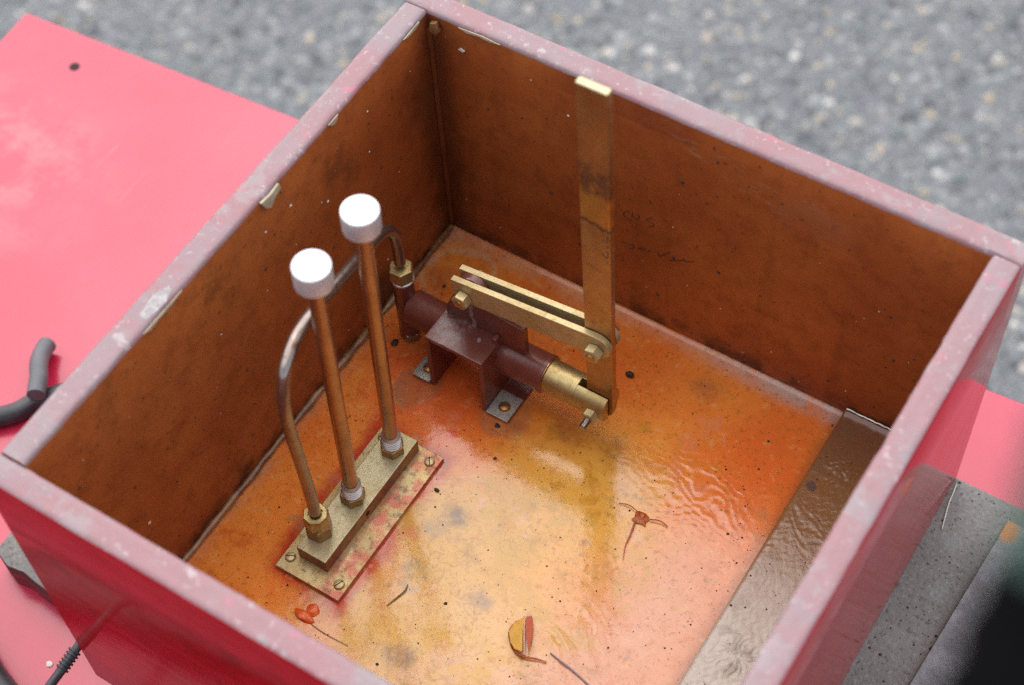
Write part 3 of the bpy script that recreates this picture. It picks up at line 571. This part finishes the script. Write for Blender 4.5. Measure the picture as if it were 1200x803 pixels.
# bolts through the links: hex nut and stud in front, hex head behind
def bolt(P, yf, yb, af, ext, matn='brass_bright', ph=.3):
    mb = MB(); mb.cyl((P.x, yf - ext, P.z), (P.x, yb + .001, P.z), af * .29, 16, ch=.0006); b = obj('bolt', mb, 'steel' if matn == 'steel' else 'brass', hc)
    mb = MB(); mb.hexnut((P.x, yf - .0002, P.z), (0, -1, 0), af, af * .62, ph=ph); obj('nut', mb, 'brass_bright', b, smooth=20)
    mb = MB(); mb.hexnut((P.x, yb + .0002, P.z), (0, 1, 0), af, af * .55, ph=ph); obj('bolt_head', mb, 'bronze', b, smooth=20)
bolt(Pl + Vector((-.003, 0, -.0045)), AY - .0085, AY + .0085, .0125, .0092, ph=.2)
bolt(Pr + Vector((.0015, 0, -.003)), AY - .0085, AY + .0085, .0125, .0098, ph=.5)
# slotted brass piston
RP = .0139; ys = .0036; xs, xe = .1985, .2255
mb = MB(); mb.lathe((.165, AY, AZ), (1, 0, 0), [(RP, 0), (RP, xs - .165)], 48)
for sg in (-1, 1):
    a0 = math.asin(ys / RP); pol = []
    for i in range(25):
        a = a0 + (math.pi - 2 * a0) * i / 24; pol.append((sg * RP * math.sin(a), RP * math.cos(a)))
    mb.prism(pol, xs - .0002, xe, lambda a, b, d: (d, AY + a, AZ + b))
obj('piston', mb, 'brass_dull', hc, bevel=.0004)
mb = MB(); P = Vector((.2165, 0, AZ - .0015)); mb.cyl((P.x, AY - .0285, P.z), (P.x, AY + .015, P.z), .0031, 16, ch=.0006); b = obj('clevis_bolt', mb, 'steel', hc)
mb = MB(); mb.hexnut((P.x, AY - .0130, P.z), (0, -1, 0), .0115, .0066, ph=.4); obj('nut', mb, 'brass_bright', b, smooth=20)
# the lever
def lever_poly():
    w = .0116; out = []; top = Vector((.2120, .4015)); bot = Vector((.2178, .044)); d = (top - bot).normalized(); s = Vector((d.y, -d.x))
    for i in range(13):
        a = math.radians(180 + i * 15); out.append(bot + s * (w * math.cos(a)) + d * (w * 1.1 * math.sin(a)))
    out += [top + s * w, top - s * w]; return [(q.x, q.y) for q in out]
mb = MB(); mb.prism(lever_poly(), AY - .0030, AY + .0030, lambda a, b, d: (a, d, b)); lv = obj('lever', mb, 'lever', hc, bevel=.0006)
strokes('handwriting', LEVTXT, AY - .0030, .00055, lv)

# ------------------------------------------------------------------ small things on the box floor
def leaf():
    t = empty('fallen_leaf', (.258, -.295, .002), 'folded yellow leaf with a red edge lying on the box floor', 'leaf')
    A = [(.2508, -.2830), (.2466, -.2905), (.2470, -.2985), (.2528, -.3058), (.2590, -.3095), (.2655, -.3095), (.2575, -.2960)]
    mb = MB(); mb.prism(A, .0012, .0018, lambda a, b, d: (a, b, d + .35 * max(0, a - .2445) * 1.0)); obj('blade', mb, 'leaf', t)
    rim = spline([(a, b, .0018) for a, b in A[:6]], 6); mb = MB(); mb.tube(rim, .00045, 6); obj('leaf_edge', mb, 'leaf_red', t)
    Bp = [(.2515, -.2815), (.2550, -.2790), (.2605, -.2855), (.2648, -.2950), (.2685, -.3055), (.2600, -.2955)]
    mb = MB(); mb.prism(Bp, .0015, .0021, lambda a, b, d: (a, b, d + .0045 * max(0, min(1, (a - .2515) / .017)))); obj('blade', mb, 'leaf_red', t)
    mb = MB(); mb.tube(spline([(.2505, -.2825, .003), (.2580, -.2950, .0042), (.2668, -.3090, .003)], 8), .0009, 8); obj('midrib', mb, 'leaf_rib', t)
    mb = MB(); mb.tube(spline([(.2590, -.3095, .002), (.2670, -.3098, .0025), (.2760, -.3065, .002), (.2835, -.3045, .0015)], 8), 0, 8, rs=[.0011 - .0006 * i / 24 for i in range(25)]); obj('stalk', mb, 'leaf_red', t)
leaf()
def scrap():
    t = empty('amber_scrap', (.283, -.17, .002), 'small shrivelled amber scrap with a long thin tail on the wrinkled floor', 'scrap')
    mb = MB(); vs = []; n = 18
    for i in range(n):
        a = i / n * 6.283; r = .0072 * (1 + .7 * nz(math.cos(a) * 2.2, math.sin(a) * 2.2, 9)); vs.append((.2835 + r * .9 * math.cos(a), -.1650 + r * .75 * math.sin(a), .0012 + .0014 * abs(nz(a * 2, 3))))
    o = len(vs); vs += [(.2835 + .5 * (x - .2835), -.165 + .5 * (y + .165), .0028 + .0015 * nz(x * 400, y * 400)) for x, y, z in vs]; vs.append((.2835, -.165, .0018))
    mb.add(vs, [(i, (i + 1) % n, n + (i + 1) % n, n + i) for i in range(n)] + [(n + i, n + (i + 1) % n, 2 * n) for i in range(n)]); obj('scrap_body', mb, 'skin', t)
    mb = MB(); mb.tube(spline([(.281, -.170, .002), (.2838, -.183, .0022), (.2850, -.192, .0016), (.2895, -.2035, .0012)], 8), 0, 6, rs=[.0008 - .0006 * i / 24 for i in range(25)]); obj('tail', mb, 'leaf_red', t)
    mb = MB(); mb.tube(spline([(.279, -.162, .002), (.270, -.1605, .0022), (.262, -.1625, .0012)], 8), .0004, 6); obj('tail', mb, 'leaf_red', t)
    mb = MB(); mb.tube(spline([(.290, -.163, .002), (.297, -.1605, .0025), (.3045, -.1612, .0015)], 8), .0005, 6); obj('tail', mb, 'leaf_red', t)
scrap()
def blobm(name, c, r, mat, label, cat, sq=(1, 1, .6), amp=.35, n=14):
    mb = MB(); vs = []; fs = []
    for j in range(n // 2 + 1):
        th = math.pi * j / (n // 2)
        for i in range(n):
            a = 2 * math.pi * i / n; d = Vector((math.sin(th) * math.cos(a), math.sin(th) * math.sin(a), math.cos(th))); q = 1 + amp * nz(d.x * 1.6 + c[0] * 99, d.y * 1.6, d.z * 1.6 + c[1] * 50)
            vs.append((c[0] + d.x * r * sq[0] * q, c[1] + d.y * r * sq[1] * q, c[2] + d.z * r * sq[2] * q))
    for j in range(n // 2):
        for i in range(n): fs.append((j * n + i, j * n + (i + 1) % n, (j + 1) * n + (i + 1) % n, (j + 1) * n + i))
    mb.add(vs, fs); return tag(obj(name, mb, mat, None, c, smooth=60), label, cat)
blobm('sealant_drop', (.1075, -.3665, .0012), .0064, 'orange_goo', 'larger bright orange sealant drop on the floor below the valve block', 'sealant drop', (1.3, .7, .32), .45)
blobm('sealant_drop', (.1105, -.3590, .0012), .0052, 'orange_goo', 'smaller bright orange sealant drop touching the larger one below the valve block', 'sealant drop', (.9, 1.0, .32), .45)
blobm('black_crumb', (.1432, -.1514, .0016), 00.0024, 'dirt', 'black crumb in front of the right bracket foot', 'crumb', (1, .7, .5), .6)
blobm('black_crumb', (.0269, -.1269, .0018), 0.0036, 'dirt', 'black crumb on the floor below the inlet fitting', 'crumb', (.7, 1, .4), .6)
blobm('black_crumb', (.1338, -.2252, .0012), 0.0024, 'dirt', 'shiny black crumb just right of the brass valve block', 'crumb', (1, .6, .5), .3)
blobm('black_crumb', (.2100, -.0555, .002), 0.0036, 'dirt', 'dark crumb lying near the foot of the back wall behind the links', 'crumb', (1, .8, .5), .5)
def fibre(name, pts, r, mat, label, cat):
    sp = spline(pts, 8); mb = MB(); mb.tube(sp, 0, 6, rs=[r * (.5 + .5 * math.sin(math.pi * (.1 + .85 * i / len(sp)))) for i in range(len(sp))]); tag(obj(name, mb, mat, None, pts[0]), label, cat)
fibre('brown_fibre', [(.1602, -.3047, .001), (.1613, -.3105, .0015), (.1595, -.3175, .0012), (.1563, -.3277, .001)], .0006, 'hair', 'short curved brown fibre on the yellow floor', 'fibre')
fibre('twig', [(.1147, -.3690, .001), (.1240, -.3700, .0012), (.1329, -.3702, .001), (.1503, -.3694, .001)], .0003, 'hair', 'thin straight brown twig on the floor beside the orange drops', 'twig')
fibre('grey_fibre', [(.2818, -.2966, .001), (.2920, -.2985, .0018), (.3022, -.3000, .0015), (.319, -.3038, .001), (.333, -.309, .001)], .0008, 'lilac', 'pale grey fibre lying beside the stalk of the leaf', 'fibre')
fibre('white_thread', [(.4731, .0144, BZ + .0008), (.4742, .006, BZ + .0012), (.4753, -.0052, BZ + .001), (.4778, -.018, BZ + .001), (.4802, -.0291, BZ + .0008)], .0006, 'thread', 'white thread lying on the right grey plank beside the box', 'thread')
# dirt specks: nobody could count them
def specks(name, n, mat, region, rr, label):
    mb = MB()
    for i in range(n):
        x, y, z = region(); r = rr * random.lognormvariate(0, .38); a = random.random() * 6.28; e_ = random.uniform(.5, 1)
        vs = [(x + r * math.cos(a + q) * (e_ if j % 2 else 1), y + r * math.sin(a + q), z) for j, q in enumerate((0, 1.2, 2.5, 3.7, 5.1))]; vs.append((x, y, z + r * .7))
        mb.add(vs, [(j, (j + 1) % 5, 5) for j in range(5)])
    o = obj(name, mb, mat, None, (0, 0, 0), smooth=0); tag(o, label, 'dirt', kind='stuff')
def fl():
    while True:
        x, y = random.uniform(.01, .372), random.uniform(-.44, -.01)
        if not (.06 < x < .128 and -.35 < y < -.195): return x, y, float(floor_h(np.array(x), np.array(y))) - .0001
specks('dirt_specks', 800, 'dirt', fl, .00060, 'tiny black dirt specks scattered over the box floor')
specks('pale_specks', 46, 'pale_speck', fl, .0006, 'tiny pale grains scattered over the box floor')
def edge_():
    x, y = random.gauss(.366, .006), random.uniform(-.42, -.01); return min(x, .3745), y, float(floor_h(np.array(x), np.array(y))) - .0001
specks('dirt_specks', 80, 'dirt', edge_, .0005, 'black dirt specks gathered along the edge of the batten')
specks('dirt_specks', 170, 'dirt', lambda: (random.uniform(.472, .518), random.uniform(-.24, .018), BZ - .0006), .0007, 'black grit scattered on the right grey plank')
specks('dirt_specks', 60, 'dirt', lambda: (random.uniform(.377, .448), random.uniform(-.3, -.01), .0087), .0005, 'dark grit stuck to the varnished batten')
def wspeck(name, n, mat, rr, label):
    mb = MB()
    for i in range(n):
        onb = random.random() < .5; a, z = random.uniform(.01, .44), random.uniform(.01, .25); r = rr * random.lognormvariate(0, .45)
        P = (lambda u, w, d: (a + u, -.0001 - d, z + w)) if onb else (lambda u, w, d: (.0001 + d, -a + u, z + w))
        vs = [P(r * math.cos(q), r * math.sin(q), 0) for q in (0, 1.2, 2.5, 3.7, 5.1)] + [P(0, 0, r * .6)]; mb.add(vs, [(j, (j + 1) % 5, 5) for j in range(5)])
    tag(obj(name, mb, mat, None, (0, 0, 0), smooth=0), label, 'dirt', kind='stuff')
wspeck('pale_specks', 60, 'pale_speck', .00055, 'tiny pale grains stuck to the varnished box walls')
wspeck('dirt_specks', 260, 'dirt', .0007, 'tiny dark pits and dirt on the varnished box walls')
blobm('paint_fleck', (-0.0737, -0.4807, SZ + .0006), .0032, 'pale_speck', 'white paint fleck on the red deck beside the ribbed cable', 'paint fleck', (1, .8, .25), .2)

# ------------------------------------------------------------------ hoses and cable
HR = .0088
mb = MB(); mb.tube(spline([(-0.4257, -0.4672, SZ + HR), (-0.3357, -0.3922, SZ + HR), (-0.2578, -0.3279, SZ + HR), (-0.2385, -0.2957, SZ + HR), (-0.2107, -0.2672, SZ + HR), (-0.1707, -0.2422, SZ + HR)], 8), HR, 18)
tag(obj('black_hose', mb, 'rubber', None, (-.25, -.33, SZ)), 'black rubber hose lying on the red deck left of the box', 'hose')
mb = MB(); mb.tube(spline([(-.2350, -.3010, SZ + HR * 2.85), (-0.2457, -0.2857, SZ + HR * 2.7), (-0.2547, -0.2762, SZ + HR * 2.5), (-0.2637, -0.2662, SZ + HR * 1.8), (-0.2697, -0.2557, SZ + HR * 1.3), (-0.2722, -0.2492, SZ + HR * 1.05)], 8), HR * .92, 18)
tag(obj('grey_hose', mb, 'grey_rubber', None, (-.255, -.275, SZ)), 'short grey hose end resting on the black hose left of the box', 'hose')
mb = MB(); RR = .024
mb.tube(spline([(-0.4657, -0.3922, SZ + RR), (-0.3057, -0.4452, SZ + RR), (-0.1407, -0.5107, SZ + RR), (-0.0657, -0.5372, SZ + RR), (.08, -0.5620, SZ + RR), (.20, -0.6200, SZ + RR), (.27, -0.7200, SZ + RR), (.29, -0.8600, SZ + RR)], 8), RR, 24)
tag(obj('black_pipe', mb, 'rubber', None, (-.06, -.54, SZ)), 'thick black pipe on the red deck in the bottom left corner', 'pipe')
# ribbed cable running into the lower corner of the box
ca = empty('ribbed_cable', (-.026, -.49, -.01), 'black cable with a ribbed strain relief at the lower left corner of the box', 'cable')
c0 = Vector((-.0255, -.4765, -.0035)); cdv = Vector((.02, -1, -.12)).normalized()
pr = [(.0032, 0), (.0036, .0005)]
for j in range(6): pr += [(.0052, .001 + j * .0030), (.0052, .0022 + j * .0030), (.0038, .0026 + j * .0030), (.0038, .0036 + j * .0030)]
pr += [(.0035, .021)]
mb = MB(); mb.lathe(c0, cdv, pr, 22); obj('strain_relief', mb, 'rubber', ca)
q = c0 + cdv * .0195; mb = MB(); mb.tube(spline([q, q + cdv * .02, q + cdv * .040 + Vector((0, 0, -.010)), q + Vector((-.010, -.060, -.048)), Vector((q.x - .06, q.y - .070, SZ + .0040)), Vector((q.x - .16, q.y - .075, SZ + .0040))], 8), .0036, 14); obj('cable', mb, 'rubber', ca)
q = c0; mb = MB(); mb.tube(spline([q + cdv * .001, q - cdv * .03, q - cdv * .05 + Vector((0, 0, -.016)), Vector((q.x - .012, q.y + .075, BZ + .0038)), Vector((q.x - .03, q.y + .12, BZ + .0038))], 8), .0034, 14); obj('cable', mb, 'rubber', ca)

# ------------------------------------------------------------------ dark sleeve close to the lens, lower right
SLEEVE = [(0.5808, -0.5664, 0.9509), (0.5834, -0.5768, 0.9441), (0.5843, -0.585, 0.9393), (0.5845, -0.5975, 0.9323), (0.5851, -0.6105, 0.9248), (0.5858, -0.6274, 0.9152), (0.5875, -0.6491, 0.9026)]
def sleeve():
    t = empty('hanging_sleeve', (.588, -.59, .93), 'out of focus green and black cloth sleeve at the right edge, nearest the viewer', 'sleeve')
    def ring(c, ax, r, n, seed):
        ax = ax.normalized(); u = ax.orthogonal().normalized(); w = ax.cross(u); out = []
        for i in range(n):
            a = 2 * math.pi * i / n; q = r * (1 + .10 * nz(math.cos(a) * 1.5, math.sin(a) * 1.5, seed)); out.append(c + (u * math.cos(a) + w * math.sin(a)) * q)
        return out
    P = spline(SLEEVE, 8); n = 28
    def seg(name, i0, i1, mat, r0):
        mb = MB(); vs = []; k_ = i1 - i0
        for j in range(k_ + 1):
            q = P[i0 + j]; ax = P[min(i0 + j + 1, len(P) - 1)] - P[max(i0 + j - 1, 0)]; vs += ring(q, ax, r0 * (1 + .06 * math.sin((i0 + j) * 1.3) + .05 * nz(j * .7, 4)), n, (i0 + j) * .35)
        fs = [(j * n + i, j * n + (i + 1) % n, (j + 1) * n + (i + 1) % n, (j + 1) * n + i) for j in range(k_) for i in range(n)]
        fs += [tuple(range(n - 1, -1, -1)), tuple(k_ * n + i for i in range(n))]; mb.add(vs, fs); obj(name, mb, mat, t, smooth=60)
    seg('cloth_upper', 0, 19, 'sleeve_green', .0116)
    seg('cloth_lower', 19, 48, 'sleeve_black', .0124)
sleeve()
